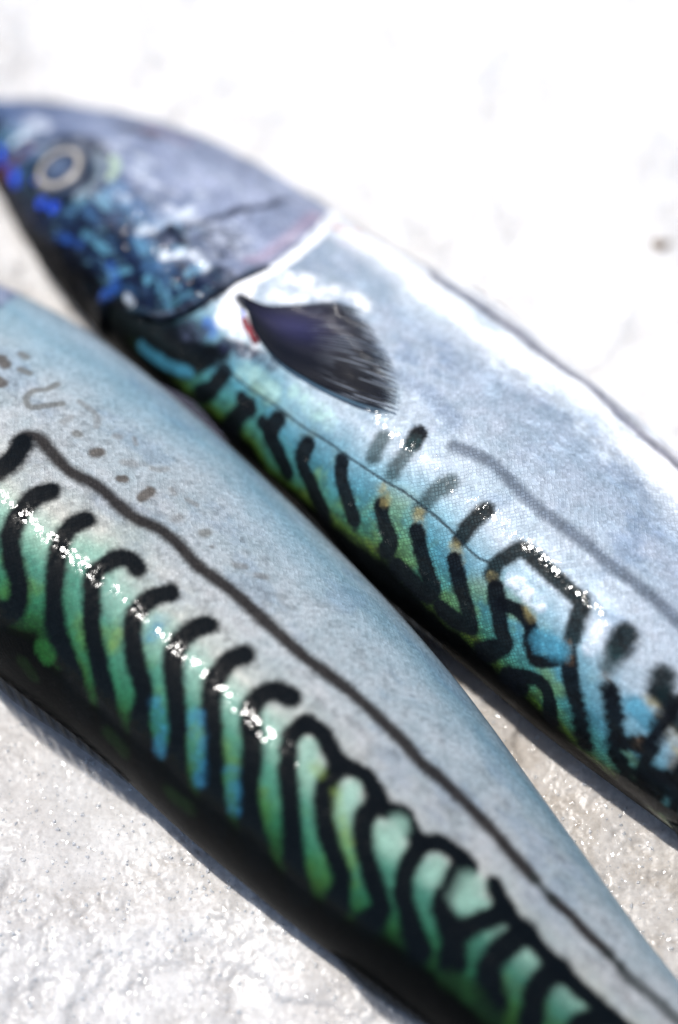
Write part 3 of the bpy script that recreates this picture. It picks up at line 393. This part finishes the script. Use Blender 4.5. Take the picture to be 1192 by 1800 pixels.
def pectoral(root, tab, low, up, tip, seed=5):
    tab = np.array(tab); low = np.array(low); up = np.array(up); tip = np.array(tip)
    rays = 30; nr = rays*10; ns = 160; r = np.linspace(0, 1, nr); s = np.linspace(0, 1, ns)
    Rg, Sg = np.meshgrid(r, s, indexing='ij')
    L = catmull(low, s*(len(low)-1)); U = catmull(up, s*(len(up)-1)); T = catmull(tip, r*(len(tip)-1))
    base = low[0]*(1-r[:, None])+up[0]*r[:, None]
    q = (1-Rg[..., None])*L[None]+Rg[..., None]*U[None]+(1-Sg[..., None])*base[:, None]+Sg[..., None]*T[:, None]
    q = q-((1-Rg)*(1-Sg))[..., None]*low[0]-((1-Rg)*Sg)[..., None]*low[-1]-(Rg*(1-Sg))[..., None]*up[0]-(Rg*Sg)[..., None]*up[-1]
    P = fish_point(tab, q[..., 0], q[..., 1])
    du = np.gradient(P, axis=0); dp = np.gradient(P, axis=1); N = np.cross(du, dp); N /= np.linalg.norm(N, axis=-1, keepdims=True)+1e-12
    if N[..., 2].mean() < 0: N = -N
    ray = (.5+.5*np.cos((Rg+.012*np.sin(Rg*23)+.006*fbm(Rg*8, Sg*3, seed+7, 2))*rays*2*math.pi))**1.6
    lift = .0011+.0018*np.sin(Sg*2.2)*(.4+.6*Rg)+.0004*fbm(Rg*3, Sg*3, seed, 2)
    edge = np.minimum(Rg/.05, 1)
    lift = lift*np.minimum(Sg*6+.4, 1)-.0006*(1-np.minimum(Rg/.04, 1))
    top = P+N*(lift+.00020*ray*(.15+.85*Sg))[..., None]; bot = P+N*(lift-.00022)[..., None]
    nz = fbm(Rg*60, Sg*5, seed+2, 3)
    dark = lin('090c18'); mid = lin('35345a'); tipc = lin('9aa4a8')
    col = dark+(mid-dark)*(np.exp(-((Rg-.72)/.22)**2-((Sg-.42)/.26)**2)*.75)[..., None]
    t = smooth(.9, 1.1, Sg+.12*nz+.10*smooth(.45, 1, Rg))
    col = col*(1-t[..., None]*.8)+tipc*t[..., None]*.8
    col = col*(.8+.55*(ray*(.15+.85*Sg)+.5*nz*Sg)[..., None])
    hl = np.clip(ray-.55, 0, 1)*2.2*smooth(.45, .8, Sg)*smooth(-.15, .3, fbm(Rg*26, Sg*7, seed+3, 3))
    col = col*(1-hl[..., None]*.45)+lin('c0cad8')*hl[..., None]*.45
    lead = 1-smooth(.015, .035, Rg); col = col*(1-lead[..., None]*.6)+lin('6f93a8')*lead[..., None]*.6
    al = 1-.97*smooth(.82, 1.0, Sg+.10*nz-.07*ray+.05*Rg)-.45*(1-ray)*smooth(.45, .95, Sg+.2*Rg)
    al = np.where(Sg > .985, 0, al)
    c = np.concatenate([col, np.clip(al, 0, 1)[..., None]], -1)
    # bottom layer is the same membrane seen from below
    return grid_mesh('pectoral_fin', np.concatenate([top, bot[::-1]], 0), FIN, root, colour=np.concatenate([np.clip(c, 0, 1), np.clip(c[::-1], 0, 1)], 0))

def side_axes(tab, u):
    tab = np.array(tab); c = catmull(tab, np.array(float(u))); d = catmull(tab, np.array(u+.2))[:2]-catmull(tab, np.array(u-.2))[:2]
    d /= np.linalg.norm(d); e = np.array([-d[1], d[0], 0]); return c, np.array([d[0], d[1], 0]), e
def strip_fin(name, root, tab, u0, u1, phi, h, lean, rays, sgn, col, al, out=0.):
    """low fin standing off the back (sgn -1) or the belly (sgn +1)"""
    B = []; T = []
    for i in range(9):
        t = i/8; u = u0+(u1-u0)*t; p = fish_point(np.array(tab), u, phi); c, d, e = side_axes(tab, u)
        hh = h*(math.sin(min(1, t*2.4)*math.pi/2))*(1-.85*t)
        B.append(p-e*sgn*.0008); T.append(p+e*sgn*hh+d*lean*(.3+.7*(1-t))+np.array([0, 0, out*hh]))
    return fin_sheet(name, B, T, root, rays, lambda R, S, ray: rgba(R, col*(.5+.6*ray[..., None]), al*(1-.5*smooth(.6, 1, S))*(.55+.45*ray)))
def tail_fin(root, tab, L=.055, H=.04):
    n = len(tab)-1.01; c, d, e = side_axes(tab, n); B = []; T = []
    p = c[:3]+d*-.004
    for i in range(13):
        t = i/12*2-1; B.append(p+e*t*c[3]*1.1); T.append(p+d*L*(.35+.65*abs(t)**1.3)+e*t*H+np.array([0, 0, -.002*abs(t)]))
    return fin_sheet('tail_fin', B, T, root, 34, lambda R, S, ray: rgba(R, lin('39454c')*(.5+.7*ray[..., None]), .95-.3*smooth(.7, 1, S)*(1-ray)))

# ------------------------------------------------------------------ the two fish
G = 'whole mackerel lying on the ice'
f1 = thing('mackerel', 'mackerel lying behind, with its round eye, gill cover and dark pectoral fin in view', 'fish', G, (TAB1[13][0], TAB1[13][1], 0))
f2 = thing('mackerel', 'nearer mackerel, head out of view, with a long brown line above green and black bars', 'fish', G, (TAB2[14][0], TAB2[14][1], 0))
def extra_bars(u0, u1, n, w, kind):          # the bars run on over the rest of the back, out of the picture
    o = []
    for i in range(n):
        u = u0+(u1-u0)*(i+.5)/n; q = .12*math.sin(i*2.3)
        o.append((kind, w*(1-.35*i/n), [(u+.10, 1.12+q), (u-.02, .95+q), (u+.02, .6), (u+.12, .3), (u+.2, .05)]))
    return o
MARKS1 += extra_bars(17.0, 23.5, 14, 3.4, 'stripe1')
MARKS2 += extra_bars(23.4, 27.5, 9, 2.6, 'stripe')+extra_bars(6.2, 10.2, 9, 3.6, 'stripe')
build_body(f1, TAB1, EDGE1, MARKS1, RAMP1, SKIN1, 100, (1.8, 16.2), OPER1)
make_eye(f1, TAB1, *EYE1)
pectoral(f1, TAB1, FIN1['low'], FIN1['up'], FIN1['tip'])
GREY = lin('4a4a58'); DARK = lin('15181c')
OP2 = [(u, p) for u, p in OPER1]
build_body(f2, TAB2, EDGE2, MARKS2, RAMP2, SKIN2, 300, (9.0, 25.0), OP2)
make_eye(f2, TAB2, EYE1[0]+.6, EYE1[1], 1.1)
sh = lambda L: [(u-1.9, p) for u, p in L]
pectoral(f2, TAB2, sh(FIN1['low']), sh(FIN1['up']), sh(FIN1['tip']), 9)
for f, T, o in ((f1, TAB1, 0), (f2, TAB2, .9)):
    strip_fin('pelvic_fin', f, T, 9.7+o, 11.6+o, 3.0, .0035, .014, 8, 1, GREY, .9)
    strip_fin('dorsal_fin', f, T, 10.8+o, 14.2+o, -.10, .0032, .011, 13, -1, DARK, .8)
    strip_fin('second_dorsal_fin', f, T, 17.6+o, 19.4+o, -.05, .002 if o else .009, .010, 12, -1, DARK, .9)
    q = 5.2 if o else 0
    strip_fin('anal_fin', f, T, 17.8+q, 19.6+q, 3.15, .009, .010, 12, 1, GREY, .9)
    for k in range(5):
        strip_fin('finlet', f, T, 20.2+o+k*.75, 20.55+o+k*.75, -.05, .005, .006, 4, -1, DARK, .95)
        strip_fin('finlet', f, T, 20.3+max(q, o)+k*(.75 if not q else .45), 20.6+max(q, o)+k*(.75 if not q else .45), 3.15, .005, .006, 4, 1, GREY, .95)
    tail_fin(f, T)
# keep the parts where they were modelled: the Empties stand at the fishes' base
for f in (f1, f2):
    def fix(o):
        for ch in o.children:
            if o is f: ch.location = -f.location
            fix(ch)
    fix(f)

# ------------------------------------------------------------------ loose ice grains (nobody could count them) and a speck
rs = np.random.RandomState(4)
def grains(n):
    V = []; F = []
    xy = np.stack([rs.uniform(-.11, .12, n), rs.uniform(-.13, .19, n)], -1)
    z = ice_height(xy[:, 0], xy[:, 1])
    size = .00014+.00045*rs.rand(n)**4.0
    base = np.array([(1, 0, 0), (-1, 0, 0), (0, 1, 0), (0, -1, 0), (0, 0, 1), (0, 0, -1)], float)
    tris = [(0, 2, 4), (2, 1, 4), (1, 3, 4), (3, 0, 4), (2, 0, 5), (1, 2, 5), (3, 1, 5), (0, 3, 5)]
    for i in range(n):
        A = rs.randn(3, 3); q, _ = np.linalg.qr(A)
        v = (base*(size[i]*(0.6+.8*rs.rand(6)[:, None])))@q+np.array([xy[i, 0], xy[i, 1], z[i]+size[i]*.25])
        k = len(V)*6; V.append(v); F += [(a+k, b+k, c+k) for a, b, c in tris]
    me = bpy.data.meshes.new('ice_grains'); me.from_pydata(np.concatenate(V).tolist(), [], F); me.update()
    g = NT('clear ice grain'); g.set(Base_Color=(.82, .84, .86, 1), Roughness=.06, Transmission_Weight=.55, IOR=1.31, Specular_IOR_Level=.8)
    me.materials.append(g.m); o = bpy.data.objects.new('ice_grains', me); COL.objects.link(o)
    o['kind'] = 'stuff'; o['label'] = 'glittering loose grains scattered over the ice'; o['category'] = 'ice'
grains(15000)
def speck():
    x, y = SPOT_XY; th = np.linspace(0, 2*math.pi, 18, endpoint=False); r = np.array([.0001, .5, .85, 1., .9])*.0021; z = np.array([.9, .8, .5, .15, -.3])*.0009
    wob = 1+.25*np.sin(th*3+1)+.12*np.sin(th*5)
    P = np.stack([r[:, None]*np.cos(th)*wob*1.2, r[:, None]*np.sin(th)*wob*.8, np.repeat(z[:, None], 18, 1)], -1)
    o = grid_mesh('dirt_speck', P, simple('brown grit', (.22, .16, .11), .6), None, close_v=True)
    o.location = (x, y, float(ice_height(np.array([x]), np.array([y]))[0])+.0002)
    o['label'] = 'small brown speck of grit on the bright ice at the right'; o['category'] = 'debris'
speck()
